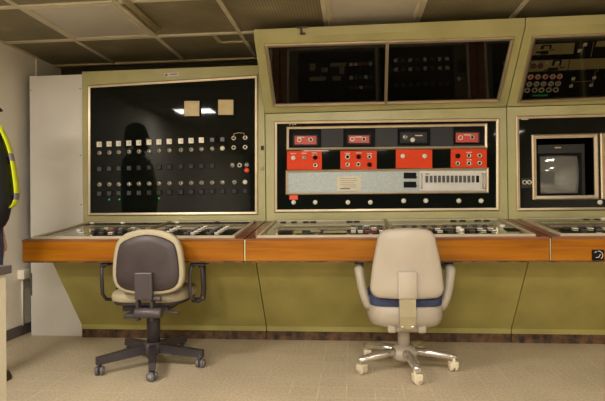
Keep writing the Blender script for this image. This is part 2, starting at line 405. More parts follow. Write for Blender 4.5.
desk_labels = ['olive console desk with wooden front, left bay behind the dark-backed chair',
               'olive console desk with wooden front, middle bay behind the white chair',
               'olive console desk with wooden front, right bay with the black socket']
def desk(i):
    x0, x1 = W3[i]; base = ((x0+x1)/2, -.2, 0)
    t = thing('console_desk', desk_labels[i], 'console desk', base, group='console desk bays')
    MB().prism_x([(.006,.0), (.006,.062), (.03,.062), (.03,0)], x0, x1).build('plinth', PLINTH, t, base)
    MB().prism_x([(0,.064), (0,.098), (-.40,.633), (-.40,.64), (.034,.70), (.034,.064)], x0, x1).build('kick_panel', KICK, t, base, bevel=.004)
    fx0 = x0+.003 if i else -1.352
    MB().box((fx0, -.733, .640), (x1-.002, -.705, .766), bev=.004).build('wood_fascia', WOOD, t, base)
    MB().box((fx0+.004, -.729, .632), (x1-.004, -.41, .640)).build('underside_strip', PLINTH, t, base)
    MB().box((fx0, -.7345, .757), (x1-.002, -.72, .7695), bev=.002).build('edge_strip', WOODTOP, t, base)
    P = [D(fx0,0,-.012), D(x1-.001,0,-.012), D(x1-.001,.766,-.012), D(fx0,.766,-.012)]
    MB().slab(P, DN, -.012, .012).build('desk_top', WOODTOP, t, base)
    if i: MB().box((x0-.004 if i == 1 else x0-.0045,-.736 if i == 1 else -.7335,.642),(x0+.003 if i == 1 else x0-.001,-.72,.764)).build('joint_cover', CONDUIT, t, base)
    # framed control field let into the top
    a, e = (fx0+.035 if i == 0 else x0+.062), x1-.062
    P = [D(a,.035), D(e,.035), D(e,.735), D(a,.735)]
    MB().ring(P, DN, .020, 0, .014).build('metal_frame', FRAMED, t, base)
    Q = [D(a+.015,.05), D(e-.015,.05), D(e-.015,.72), D(a+.015,.72)]
    pl = MB().slab(Q, DN, 0, .003).build('control_panel', DESKPL, t, base)
    mx = (a+e)/2
    MB().slab([D(mx-.009,.05), D(mx+.009,.05), D(mx+.009,.72), D(mx-.009,.72)], DN, .003, .013).build('divider', SILVER, t, base)
    S = .003
    def key(x, v, me, label=None): put('key_button', me, pl, D(x,v,S+.004), DN, base, label)
    def plate(name, xa, xb, va, vb, m, h0=S, h1=S+.004):
        return MB().slab([D(xa,va), D(xb,va), D(xb,vb), D(xa,vb)], DN, h0, h1).build(name, m, pl, base)
    def rear(xs):
        for x, me in xs: put('rear_knob', me, pl, D(x,.66,S), DN, base)
    kw = sq(.030, .03, .007, CREAMK); kr = sq(.030, .03, .007, DKRED); kg = sq(.030, .03, .007, GREYBTN); wp = sq(.026,.034,.007,LAMPW)
    if i == 0:
        plate('inset_panel', a+.12, mx-.03, .075, .52, DESKBK); plate('inset_panel', mx+.03, e-.03, .065, .54, DESKBK)
        plate('rear_strip', a+.03, e-.03, .60, .70, SLATE, S, S+.002)
        for r_, v in enumerate((.20,.30,.40)):
            for c in range(6):
                key(a+.24+c*.062+.02*(r_ % 2), v, (kw, kg, kg, kr if r_ == 1 else kw, kg, kg)[(c+r_) % 6])
        for gx in (.10,.16,.30,.34,.44,.49):
            for v in (.16,.23,.30,.37,.44): key(mx+gx, v, wp if gx in (.16,.34,.49) else kg)
        rear([(-1.25,WKNOB),(-1.02,WKNOB),(-.86,RINGK),(-.42,RINGK),(-.37,RINGK),(-.33,DKR),(-.13,RINGK),(-.075,RINGK),(-.62,WKNOB)])
        put('key_button', WKNOB, pl, D(a+.16,.30,S), DN, base)
    if i == 1:
        plate('inset_panel', a+.10, mx-.02, .075, .52, DESKBK); plate('inset_panel', mx+.03, e-.13, .07, .53, DESKBK)
        for (xa, xb, va, vb) in ((.20,.25,.18,.24),(.20,.34,.30,.335),(.30,.36,.22,.26),(.40,.47,.30,.34),(.38,.52,.18,.215),(.46,.50,.22,.28)):
            plate('mimic_plate', a+xa, a+xb, va, vb, OLIVEPL, S+.004, S+.009)
        for r_, v in enumerate((.20,.32,.41)):
            for c in range(5):
                key(a+.56+c*.042, v, (kw, kw, kr, kr, kw)[c] if r_ == 0 else (kg, kw, kg)[(c+r_) % 3])
        for r_, v in enumerate((.18,.26,.40)):
            for c in range(9):
                key(mx+.10+c*.062, v, (kg, kw, kg, kw, kg, WKNOB, kg, kw, kw)[c] if r_ < 2 else kg)
        put('key_button', WKNOB, pl, D(e-.09,.36,S), DN, base); plate('rocker_plate', e-.10, e-.03, .2, .3, BLACKM)
        rear([(.14,RINGK),(.215,RINGK),(.30,RINGK),(.35,RINGK),(.60,RINGK),(.65,RINGK),(1.30,RINGK),(1.36,RINGK),(1.46,RINGK),(1.52,RINGK)])
    if i == 2:
        plate('inset_panel', a+.06, mx-.03, .065, .54, DESKBK); plate('inset_panel', mx+.03, e-.1, .065, .54, DESKBK)
        plate('rear_strip', a+.03, e-.03, .58, .72, DESKPL, S, S+.002)
        for r_, v in enumerate((.17,.24,.31)):
            for c in range(6):
                key(a+.18+c*.085-.02*r_, v, kw if r_ == 1 else kg)
        rear([(2.16,RINGK),(2.23,RINGK),(2.265,WKNOB),(2.30,RINGK),(2.36,RINGK)])
        s = MB().box((1.905,-.742,.642),(1.968,-.731,.700), bev=.004).build('power_socket', BLACKM, t, base)
        s['label'] = 'square black socket on the wooden front'
        q = MB()
        cx, cz = 1.9365, .671
        q.tube([(cx+.022*math.cos(a_), -.7425, cz+.022*math.sin(a_)) for a_ in [k*PI/8-1.0 for k in range(8)]], .0018, 6)
        q.tube([(cx-.014,-.7425,cz-.012),(cx,-.7425,cz-.012),(cx+.010,-.7425,cz+.006)], .0018, 6)
        q.tube([(cx-.02,-.7425,cz+.014),(cx-.01,-.7425,cz+.02)], .0022, 6)
        q.build('socket_emblem', TAG, s, base)
    return t
DKR = M_([[(.009,.004), (.010,.010), (.016,.010), (.018,0), (0,0)], [(.0098,.006), (0,.009)]], [SLATE, DKRED], 14)
for i in range(3): desk(i)

# ---- upright cabinets
def quad(fn, tl, tr, br, bl): return [fn(*bl), fn(*br), fn(*tr), fn(*tl)]

# left bay: tall mimic cabinet
x0, x1 = W3[0]; base = ((x0+x1)/2, .2, .84)
t = thing('instrument_cabinet', 'tall olive cabinet with black switch panel, behind the dark-backed chair', 'instrument cabinet', base, group='upright console cabinets')
MB().box((x0, YP, .838), (x1+.0, .36, 1.974)).build('housing', GREEN, t, base, bevel=.004)
Q = quad(U, (88.3,85.6), (258,75.4), (258,214.6), (88.3,215.8))
MB().ring(Q, UN, .020, 0, .014).build('metal_frame', SILVER, t, base)
Q2 = quad(U, (90.5,88), (256,78), (256,212.5), (90.5,213.5))
pl = MB().slab(Q2, UN, 0, .005).build('switch_panel', BLACKGL, t, base)
def z2(u, v): return (80+u/2.432, 60+v/2.432)
cols = [48,72,95,120,144,169,193,218,246,271,296,322,347,376,402]
def rowv(a, b_, u): return a + (b_-a)*(u-48)/(402-48)
def L(u, v): return U(*z2(u, v), .005)
for k, u in enumerate(cols):
    p = L(u, rowv(205.5, 191, u))
    if k < 11: put('indicator_lamp', LAMP, pl, p, UN, base)
    elif k < 13: put('indicator_lamp', DKBTN, pl, p, UN, base, 'dark unlit indicator lamp')
    if k < 12: put('rotary_knob', KNOB, pl, L(u, rowv(226, 213, u)), UN, base)
    elif k == 12: put('rotary_knob', WKNOB, pl, L(u, rowv(226, 213, u)), UN, base, 'white knob')
    if k < 12: put('push_button', DKBTN if k < 4 else DKBTN2, pl, L(u, rowv(265, 255, u)), UN, base)
    put('rotary_knob', WKNOB if k == 14 else KNOB, pl, L(u, rowv(303, 297, u)), UN, base)
    put('push_button', DKBTN if k < 5 else DKBTN2, pl, L(u, rowv(325, 318.5, u)), UN, base)
for u, v in ((374,190),(402,189),(374,213),(402,212)): put('jack_socket', JACK, pl, L(u,v), UN, base)
MB().tube([L(374,190)+UN*.008, L(376,180)+UN*.02, L(388,178)+UN*.022, L(400,179)+UN*.02, L(402,189)+UN*.008], .0025, 6).build('patch_wire', TAN, pl, base)
for u, v in ((371,256),(388.5,256),(405.5,255)): put('rotary_knob', KNOB if u != 388.5 else JACK, pl, L(u,v), UN, base)
put('emergency_button', RKNOB, pl, L(406,268.5), UN, base, 'round orange-red button')
for u, v in ((71,339.5),(96,339),(192,336.5)): put('signal_dot', DOT, pl, L(u,v), UN, base, 'small lit green lamp')
for (u0,v0,u1,v1) in ((255,100,294,139),(337,97,376,136)):
    P = [U(*z2(u0,v1)), U(*z2(u1,v1)), U(*z2(u1,v0)), U(*z2(u0,v0))]
    mtr = MB().slab(P, UN, .005, .022).build('square_meter', BLACKM, pl, base)
    c = sum(P, Vector())/4
    MB().slab([c+(p-c)*.93 for p in P], UN, .022, .026).build('meter_face', TAN, mtr, base)
P = [U(164.5,76.5), U(179,75.6), U(179,72.3), U(164.5,73.2)]
tg = MB().slab(P, UN, 0, .002).build('name_tag', TAG, t, base)
MB().slab([U(170,74.9), U(177.5,74.45), U(177.5,73.75), U(170,74.2)], UN, .002, .003).build('tag_lettering', INK, tg, base)
MB().hexa([p+UN*.002 for p in (U(165,75.9),U(168,75.7),U(166.4,73.4))], [p+UN*.003 for p in (U(165,75.9),U(168,75.7),U(166.4,73.4))]).build('tag_symbol', INK, tg, base)
put('latch', sq(.022,.03,.01,SLATE), t, U(262.5,148), UN, base); put('latch', WKNOB, t, U(262.3,168.5), UN, base) if 0 else None
put('lock_button', M_([[(0,0),(.014,0),(.014,.006),(0,.007)]], [GREEN], 14), t, U(262.3,168.5), UN, base)

# middle bay: red patch panels
x0, x1 = W3[1]; base = ((x0+x1)/2, .2, .84)
t = thing('instrument_cabinet', 'olive cabinet with orange-red patch plates and silver strip, behind the white chair', 'instrument cabinet', base, group='upright console cabinets')
MB().box((x0, YP, .838), (x1, .36, 1.619)).build('housing', GREEN, t, base, bevel=.004)
MB().ring(quad(U, (274.4,121.3), (498.8,118.2), (498.8,210.7), (274.4,212.5)), UN, .020, 0, .014).build('metal_frame', SILVER, t, base)
pl = MB().slab(quad(U, (277,124), (496,121), (496,208), (277,210)), UN, 0, .005).build('patch_panel', BLACKGL, t, base)
def a5(u, v): return (265+u/3.342, 100+v/3.342)
def b6(u, v): return (385+u/3.342, 100+v/3.342)
def rect(fn, u0, v0, u1, v1, h=0): return [U(*fn(u0,v1),h), U(*fn(u1,v1),h), U(*fn(u1,v0),h), U(*fn(u0,v0),h)]
MB().slab(quad(U, (288,128.5), (485.5,125.5), (485.5,147.5), (288,149)), UN, .005, .007).build('slate_backing', SLATE, pl, base)
MB().ring(quad(U, (286.6,127), (487,123.6), (487,148.8), (286.6,150.6)), UN, .018, .005, .02).build('meter_row_frame', SILVER, pl, base)
def meter(fn, ob, pb, mtl, ctr, ring):
    o = MB().slab(rect(fn, *ob), UN, .007, .009).build('meter_unit', BLACKM, pl, base)
    MB().ring(rect(fn, *ob), UN, .012, .009, .02).build('meter_bezel', BLACKM, o, base)
    pb2 = (pb[0]-5, pb[1]-4, pb[2]+5, pb[3]+5)
    MB().ring(rect(fn, *pb2), UN, .008, .009, .014).build('plate_rim', SLATE, o, base)
    f = MB().slab(rect(fn, *pb), UN, .009, .013).build('face_plate', mtl, o, base)
    for (u, v, me) in ctr: put('jack_socket' if me in (JACK, CRING) else 'rotary_knob', me, f, U(*fn(u,v), .013), UN, base)
    MB().slab(rect(fn, ring[0], ring[1], ring[0]+24, ring[1]+3), UN, .013, .0135).build('lettering', PAPER, f, base)
CRR = M_([[(.010,.004), (.011,.009), (.0165,.009), (.018,0), (0,0)], [(.0108,.006), (0,.006)]], [CREAMK, REDP], 16)
meter(a5, (82,98,187,160), (100,121,172,149), REDP, ((115,134,CRR),(153,133,JACK)), (108,124))
meter(a5, (262,96,367,158), (280,120,348,144), REDP, ((292,131,CRR),(331,131,JACK)), (300,123))
meter(b6, (42,96,150,152), (55,112,134,140), SLATE, ((67,124,KNOB),(92,134,WKNOB)), (100,118))
meter(b6, (228,91,329,149), (235,111,310,142), REDP, ((252,126,CRR),(291,125,JACK)), (262,116))
def red(fn, b_, ctr, lets):
    f = MB().slab(rect(fn, *b_), UN, .005, .009).build('orange_plate', ORANGE, pl, base)
    for (u, v, me) in ctr: put('jack_socket' if me in (JACK, CRING) else 'rotary_knob', me, f, U(*fn(u,v), .009), UN, base)
    for (u, v) in lets: MB().slab(rect(fn, u-9, v, u+9, v+2.5), UN, .009, .0095).build('lettering', PAPER, f, base)
red(a5, (74,171,190,233), ((95,194,WKNOB),(131,193,KNOB),(168,192,BKNOB),(168,218,JACK)), ((95,178),(131,177),(166,176),(166,184)))
red(a5, (252,170,373,231), ((276,190,CRING),(313,190,BKNOB),(349,190,JACK),(276,216,JACK),(312,215,JACK),(349,216,BKNOB)), ((276,177),(313,176),(349,178)))
red(b6, (36,166,157,228), ((59,188,WKNOB),(132,188,WKNOB)), ())
red(b6, (219,164,339,226), ((243,187,BKNOB),(280,186,JACK),(316,186,JACK),(243,212,JACK),(280,212,JACK),(316,211,JACK)), ((280,174),(280,199)))
gv = MB().slab(quad(U, (288,172), (486,169.5), (486,192), (288,193)), UN, .005, .008).build('silver_strip', GALV, pl, base)
MB().ring(quad(U, (285.8,170.3), (488.3,167.6), (488.3,193.2), (285.8,195)), UN, .016, .005, .02).build('strip_frame', SILVER, pl, base)
for v in (243, 273): MB().slab(rect(b6, 62, v, 104, v+20), UN, .008, .010).build('slot', BLACKM, gv, base)
fp = MB().slab(rect(b6, 115, 237, 336, 303), UN, .008, .012).build('fader_plate', PALEAL, pl, base)
for k in range(12):
    u = 139+k*14.0
    if k == 12: continue
    MB().slab(rect(b6, u-5, 253, u+5, 276), UN, .012, .014).build('fader_slot', GREYBTN, fp, base)
    put('fader_cap', sq(.010,.006,.008,PALEAL), fp, U(*b6(u,279), .012), UN, base)
MB().slab(rect(b6, 303, 253, 313, 276), UN, .012, .014).build('fader_slot', BLACKM, fp, base)
MB().slab(rect(b6, 134, 246, 148, 249), UN, .012, .0125).build('lettering', INK, fp, base)
for u in (122, 325, 334):
    p = [U(*b6(u, v), .012) for v in (246, 296)]
    MB().tube([p[0], p[0]+UN*.02, p[1]+UN*.02, p[1]], .004, 8).build('pull_handle', CHROME, fp, base)
for u, v in ((105,258),(105,287),(341,290),(341,258)):
    put('screw', M_([[(0,0),(.006,0),(.005,.003),(0,.0035)]], [SLATE], 8), fp, U(*b6(u,v),.010), UN, base)
for fn, u in ((a5,96),(a5,168),(a5,277),(a5,352),(b6,62),(b6,136),(b6,246),(b6,320)):
    put('rotary_knob', WKNOB, pl, U(*fn(u, 342 if fn is a5 else 337), .005), UN, base)
MB().slab(rect(a5, 82, 318, 110, 333), UN, .005, .007).build('red_tag', REDB, pl, base)
for u, v, w_ in ((82,81,3),(91,81,4),(99,80.5,5)): MB().slab(rect(a5, u, v, u+w_, v+3), UN, .005, .0055).build('lettering', PAPER, pl, base)
# loose card standing on the silver strip
cb = U(*a5(280,304), .0); c_ = MB().slab(rect(a5, 240, 255, 320, 304), UN, .009, .0105)
c_.mi = 1
for k, (v, a_, e_) in enumerate(((262,252,306),(269,250,308),(276,254,296),(283,252,304),(290,262,306))):
    c_.slab(rect(a5, a_, v, e_, v+1.6), UN, .0105, .0108)
c_.mi = 2
c_.slab(rect(a5, 252, 295, 284, 298), UN, .0105, .0108)
o = c_.build('notice_card', [PAPER, PRINT, INK]); tag(o, 'cream paper card with printed lines stuck on the silver strip', 'notice card')
bpy.data.objects['notice_card'].location = (0,0,0)

# right bay: monitors
x0, x1 = W3[2]; base = ((x0+x1)/2, .2, .84)
t = thing('instrument_cabinet', 'olive cabinet with framed monitor openings at the right edge of the photo', 'instrument cabinet', base, group='upright console cabinets')
pa, pb_ = U(518.2,118.8), U(518.2,209)
PX0, PX1, PZ0, PZ1 = pa.x, x1-.06, pb_.z+.004, pa.z
h = MB()
h.box((x0,YP,.838),(PX0,.6,1.619)); h.box((PX1,YP,.838),(x1,.6,1.619)); h.box((PX0,YP,.838),(PX1,.6,PZ0)); h.box((PX0,YP,PZ1),(PX1,.6,1.619)); h.box((PX0,.57,PZ0),(PX1,.6,PZ1))
h.build('housing', GREEN, t, base)
FQ = [Vector((PX0-.018,YP,PZ0-.018)), Vector((PX1+.018,YP,PZ0-.018)), Vector((PX1+.018,YP,PZ1+.018)), Vector((PX0-.018,YP,PZ1+.018))]
MB().ring(FQ, UN, .020, 0, .014).build('metal_frame', SILVER, t, base)
m0, m1 = U(530.9,135), U(598,199.3)
mw = m1.x-m0.x; ops = [(m0.x, m0.x+mw), (m0.x+mw+.014, m0.x+2*mw+.014)]
zb, zt = m1.z, m0.z
p = MB()
p.box((PX0,YP-.005,PZ0),(ops[0][0]+.01,YP+.003,PZ1)); p.box((ops[1][1]-.01,YP-.005,PZ0),(PX1,YP+.003,PZ1))
p.box((ops[0][0]+.01,YP-.005,PZ0),(ops[1][1]-.01,YP+.003,zb+.01)); p.box((ops[0][0]+.01,YP-.005,zt-.01),(ops[1][1]-.01,YP+.003,PZ1)); p.box((ops[0][1]-.01,YP-.005,zb+.01),(ops[1][0]+.01,YP+.003,zt-.01))
pl = p.build('monitor_panel', BLACKGL, t, base)
MB().box((PX0+.002,.40,PZ0+.002),(PX1-.002,.56,zb+.012)).build('monitor_shelf', BLACKM, t, base) if 0 else None
inner = MB(); inner.box((PX0,.55,PZ0),(PX1,.565,PZ1)); inner.box((PX0,.06,zb-.03),(PX1,.55,zb-.012)); inner.box((ops[0][1]+.004,.06,zb-.012),(ops[0][1]+.010,.55,PZ1)); inner.build('inner_lining', BLACKM, t, base)
for (xa, xb) in ops:
    MB().ring([Vector((xa,YP,zb)), Vector((xb,YP,zb)), Vector((xb,YP,zt)), Vector((xa,YP,zt))], UN, .028, .005, .022).build('opening_frame', SILVER, pl, base)
put('rotary_knob', WKNOB, pl, U(599.3,202.3,.005), UN, base)
put('rotary_knob', WKNOB, pl, Vector((U(599.3,202.3).x+mw, YP-.005, U(599.3,202.3).z)), UN, base)
jp = MB().slab([U(521,188), U(532,187.6), U(532,178), U(521,178.4)], UN, .005, .007).build('jack_plate', SLATE, pl, base)
for u in (132,148): put('jack_socket', JACK, jp, U(485+u/3.342, 100+275/3.342, .007), UN, base)
MB().slab([U(521,119.9), U(528,119.8), U(528,119), U(521,119.1)], UN, .005, .0056).build('lettering', PAPER, pl, base)
for k, (xa, xb) in enumerate(ops):
    yy = .085
    lx = at(535.3,0,(0,yy,0),UN).x + k*(mw+.014); rx = at(582.2,0,(0,yy,0),UN).x + k*(mw+.014)
    z1_ = at(560,144.5,(0,yy,0),UN).z; z0_ = zb-.010
    lc = ((lx+rx)/2, yy+.17, z0_)
    mt_ = thing('monitor', ('small dark tube monitor with a blank grey screen in the left framed opening', 'small tube monitor in the second framed opening, cut off by the right edge')[k], 'monitor', lc, group='tube monitors in the right cabinet')
    b = MB(); sx0 = at(536.8,0,(0,yy,0),UN).x+k*(mw+.014); sx1 = at(577,0,(0,yy,0),UN).x+k*(mw+.014); sz1 = at(556,155,(0,yy,0),UN).z; sz0 = at(556,194,(0,yy,0),UN).z
    b.box((lx,yy,z0_),(sx0,yy+.03,z1_)); b.box((sx1,yy,z0_),(rx,yy+.03,z1_)); b.box((sx0,yy,z0_),(sx1,yy+.03,sz0)); b.box((sx0,yy,sz1),(sx1,yy+.03,z1_))
    b.hexa([(lx,yy+.03,z0_),(rx,yy+.03,z0_),(rx,yy+.03,z1_),(lx,yy+.03,z1_)], [(lx+.04,yy+.34,z0_),(rx-.04,yy+.34,z0_),(rx-.04,yy+.34,z1_-.06),(lx+.04,yy+.34,z1_-.06)])
    b.build('housing', CRTBODY, mt_, lc)
    MB().ring([Vector((sx0-.012,yy,sz0-.012)),Vector((sx1+.012,yy,sz0-.012)),Vector((sx1+.012,yy,sz1+.012)),Vector((sx0-.012,yy,sz1+.012))], UN, .016, 0, .006).build('screen_bezel', BLACKM, mt_, lc)
    s = MB(); n = 14; vs = []; fs = []
    cx, cz = (sx0+sx1)/2, (sz0+sz1)/2; hx, hz = (sx1-sx0)/2, (sz1-sz0)/2
    for j in range(n+1):
        for i in range(n+1):
            a_, c = 2*i/n-1, 2*j/n-1
            vx = a_*math.sqrt(1-c*c*.09); vz = c*math.sqrt(1-a_*a_*.09)
            vs.append((cx+vx*hx, yy+.001+.022*(a_*a_+c*c)*.5, cz+vz*hz))
    for j in range(n):
        for i in range(n): q = j*(n+1)+i; fs.append([q,q+1,q+n+2,q+n+1])
    s.verts(vs, fs, True); s.build('screen', CRTGREY, mt_, lc)
    nm = MB().box((cx-.035,yy-.003,z1_-.032),(cx+.02,yy,z1_-.012)).build('name_plate', SLATE, mt_, lc)
    MB().box((cx-.03,yy-.004,z1_-.026),(cx+.012,yy-.003,z1_-.018)).build('lettering', TAN, nm, lc)

# ---- overhead cabinets
def overhead(i, label):
    x0, x1 = W3[i]; base = ((x0+x1)/2, .0, 1.625)
    t = thing('overhead_cabinet', label, 'overhead cabinet', base, group='overhead console cabinets')
    MB().prism_x([(YP,1.625), (-.375,2.040), (-.381,2.092), (.40,2.092), (.40,1.625)], x0, x1).build('housing', GREEN, t, base, bevel=.003)
    return t, base
t, base = overhead(1, 'olive overhead cabinet with two dark glass panes, above the orange-red patch plates')
Q = quad(O, (264.4,43.6), (514.3,36.2), (499.2,101), (273.2,106))
MB().ring(Q, ON, .022, 0, .018).build('metal_frame', SILVER, t, base)
c = sum(Q, Vector())/4
I = [c+(p-c)*.985 for p in Q]
MB().slab(I, ON, .001, .003).build('dark_backing', BLACKM, t, base)
a_, b_ = O(387.3,40), O(385.6,104); wv = Vector((.008,0,0))
TL, TR, BR, BL = I[3], I[2], I[1], I[0]
MB().slab([BL, b_.lerp(b_,0)-wv, a_-wv, TL], ON, .006, .009).build('glass_pane', GLASS, t, base)
MB().slab([b_+wv, BR, TR, a_+wv], ON, .006, .009).build('glass_pane', GLASS, t, base)
MB().slab([b_-wv*1.25, b_+wv*1.25, a_+wv*1.25, a_-wv*1.25], ON, .003, .018).build('mullion', SILVER, t, base)
bk = MB(); bx = at(300,28,(0,-.382,2.06),UN).x
bk.box((bx-.02,-.388,2.086),(bx+.05,-.379,2.096)); bk.box((bx+.0,-.388,2.05),(bx+.016,-.379,2.09)); bk.box((bx+.0,-.388,2.045),(bx+.035,-.379,2.058))
bk.build('notch_gap_mark', BASEB, t, base)  # dark strips added for the dark gap at a notch in the top edge
t, base = overhead(2, 'olive overhead cabinet with red and white round buttons behind glass, at right edge')
xr = x1 = W3[2][1]-.075
Q = quad(O, (532.3,35.6), (605,32.7), (605,98.2), (517.4,101.9))
dT = (Q[2]-Q[3]).normalized(); Q[2] = Q[3]+dT*((xr-Q[3].x)/dT.x); dB = (Q[1]-Q[0]).normalized(); Q[1] = Q[0]+dB*((xr-Q[0].x)/dB.x)
MB().ring(Q, ON, .022, 0, .018).build('metal_frame', SILVER, t, base)
c = sum(Q, Vector())/4; I = [c+(p-c)*.99 for p in Q]
pl = MB().slab(I, ON, -.03+.031, .003).build('button_panel', BLACKM, t, base)
MB().slab(I, ON, .0145, .0165).build('glass_pane', GLASS, t, base)
def g7(u, v): return O(515+u/5.344, 30+v/5.344) + ON*.003
def poly(name, pts, m_, par=pl, a0=0, a1=.002):
    P = [g7(*q) for q in pts]; return MB().hexa([p_+ON*a0 for p_ in P], [p_+ON*a1 for p_ in P]).build(name, m_, par, base)
for u in (82,121,161,200,237): put('push_button', RRING, pl, g7(u, 248-(u-82)*.02), ON, base, 'red round button')
for u in (75,113,151,190,228): put('push_button', WRING, pl, g7(u, 286-(u-75)*.02), ON, base, 'cream round button')
for u in (63,103,140,179,216): put('push_button', CRING, pl, g7(u, 319-(u-63)*.02), ON, base, 'black round button with a pale ring')
poly('green_strip', [(92,353),(172,351),(174,343),(94,345)], GREENBAR)
m1_ = poly('mimic_plate', [(88,133),(310,125),(320,67),(105,75)], OLIVEPL)
m2_ = poly('mimic_plate', [(72,222),(640,197),(640,143),(86,162)], OLIVEPL)
m3_ = poly('mimic_plate', [(428,88),(640,80),(640,48),(438,58)], OLIVEPL)
def blk(par, pts): poly('mimic_symbol', pts, BLACKM, par, .002, .004)
blk(m1_, [(132,100),(150,100),(156,84),(140,84)]); blk(m1_, [(140,86),(192,82),(194,76),(142,80)]); blk(m1_, [(180,98),(192,98),(196,80),(186,80)]); blk(m1_, [(185,107),(210,105),(211,101),(186,103)]); blk(m1_, [(110,122),(134,121),(136,112),(112,113)]); blk(m1_, [(132,128),(175,126),(180,108),(138,110)])
blk(m2_, [(195,188),(206,188),(216,160),(202,160)]); blk(m2_, [(205,166),(246,164),(248,156),(206,158)]); blk(m2_, [(232,190),(244,188),(248,160),(238,160)]); blk(m2_, [(238,200),(262,199),(263,195),(239,196)]); blk(m2_, [(150,215),(176,214),(178,209),(152,210)]); blk(m2_, [(172,216),(228,213),(232,198),(178,200)]); blk(m2_, [(278,213),(282,213),(294,155),(290,155)])
for u, v in ((98,190),(134,188)): put('push_button', DKR, m2_, g7(u,v)+ON*.002, ON, base)
sqw = sq(.022,.022,.006,CREAMK)
for u, v in ((373,75),(343,108),(310,257),(298,296),(422,252),(405,292)): put('square_lamp', sqw, pl, g7(u,v), ON, base)
for (a1, b1), (a2, b2) in (((366,82),(355,130)),((420,60),(405,140)),((315,275),(420,271)),((430,215),(412,290)),((455,165),(440,220)),((312,265),(300,296)),((375,180),(372,212))):
    MB().tube([g7(a1,b1)+ON*.001, g7(a2,b2)+ON*.001], .0022, 6).build('mimic_line', OLIVEPL, pl, base)

# ------------------------------------------------------------------ white board beside the console, box on the wall
t = thing('filler_board', 'plain white board standing between left wall and console', 'board', (-1.59,.05,0))
base = t.location
MB().box((-1.800,.045,.018),(-1.384,.065,1.957), bev=.002).build('panel', WHITEB, t, base)
MB().box((-1.802,.038,.30),(-1.79,.046,.47), bev=.002).build('edge_latch', BASEB, t, base)
for x, z in ((-1.40,.75+.6),(-1.40,1.85),(-1.79,1.85),(-1.40,.98)): put('screw', M_([[(0,0),(.005,0),(.004,.002),(0,.0025)]], [GREYBTN], 8), t, (x,.045,z), UN, base)
MB().box((-1.80,.046,0),(-1.384,.066,.018)).build('foot_rail', WHITEB, t, base)
t = thing('junction_box', 'small cream junction box on the left wall under the desk end', 'junction box', (XL,.05,.46))
MB().box((XL,.005,.425),(XL+.05,.09,.495), bev=.005).build('cover', WALL, t, t.location)
MB().tube([(XL+.008,.05,.43),(XL+.008,.05,.07)], .006, 8).build('cable_pipe', WALL, t, t.location)

# ------------------------------------------------------------------ side table (near left)
TX, TY = -.664, -1.83
t = thing('side_table', 'cream table with dark grey top, cut off at the left edge of the photo', 'table', (TX-.5, TY-.35, 0)); base = t.location
TGREY = mat('table_top_grey', (88,82,80), .4, var=.05); TCREAM = mat('table_cream', (206,198,172), .5, var=.03)
MB().box((TX-1.0,TY-.7,.714),(TX,TY,.746), bev=.003).build('table_top', TGREY, t, base)
MB().box((TX-.04,TY-.68,0),(TX-.014,TY-.015,.714), bev=.002).build('side_panel', TCREAM, t, base)
MB().box((TX-.986,TY-.68,0),(TX-.96,TY-.015,.714), bev=.002).build('side_panel', TCREAM, t, base)
MB().box((TX-.96,TY-.05,.0),(TX-.04,TY-.03,.714)).build('modesty_shade_panel', TCREAM, t, base)  # unseen panel, carried down to the floor to shade the floor beyond

# ------------------------------------------------------------------ chairs
def rr(w_top, w_bot, z0, z1, r_t, r_b, n=6, bulge=0):
    """rounded trapezoid outline in x,z"""
    pts = []
    for (sx, z, w_, r_, a0) in ((1,z0,w_bot,r_b,-PI/2),(1,z1,w_top,r_t,0),(-1,z1,w_top,r_t,PI/2),(-1,z0,w_bot,r_b,PI)):
        cx = sx*(w_/2-r_); cz = z+r_ if z == z0 else z-r_
        for k in range(n+1):
            a = a0+PI/2*k/n; pts.append((cx+r_*math.cos(a), cz+r_*math.sin(a)))
    # slightly curved top and sides
    out = []
    for i, p in enumerate(pts):
        out.append(p)
        q = pts[(i+1) % len(pts)]
        if math.dist(p, q) > .08:
            for k in range(1, 5):
                f = k/5; x = p[0]+(q[0]-p[0])*f; z = p[1]+(q[1]-p[1])*f; bb = bulge*4*f*(1-f)
                if abs(p[1]-q[1]) < .02: z += bb if z > (z0+z1)/2 else -bb
                else: x += bb if x > 0 else -bb
                out.append((x, z))
    return out

SHELL = mat('cream_plastic_shell', (166,155,138), .42, var=.03, vs=4); SHELLD = mat('cream_plastic_yellowed', (158,147,116), .45, var=.04)
BLUE = mat('blue_fabric', (58,66,96), .9, var=.12, vs=60, bump=.4, bs=300)
DKPLAS = mat('dark_plastic', (52,46,48), .5, var=.08); DKPLAS2 = mat('dark_plastic_satin', (74,66,66), .4, var=.06)
BROWNL = mat('dark_brown_vinyl', (58,48,48), .45, var=.08, vs=14, bump=.1, bs=120)
BEIGE = mat('beige_vinyl_edge', (168,157,128), .55, var=.05)
CASTW = mat('cream_castor', (200,188,160), .4); CASTD = mat('grey_castor', (96,92,94), .45, var=.08); CASTR = mat('castor_rim', (132,126,122), .4)

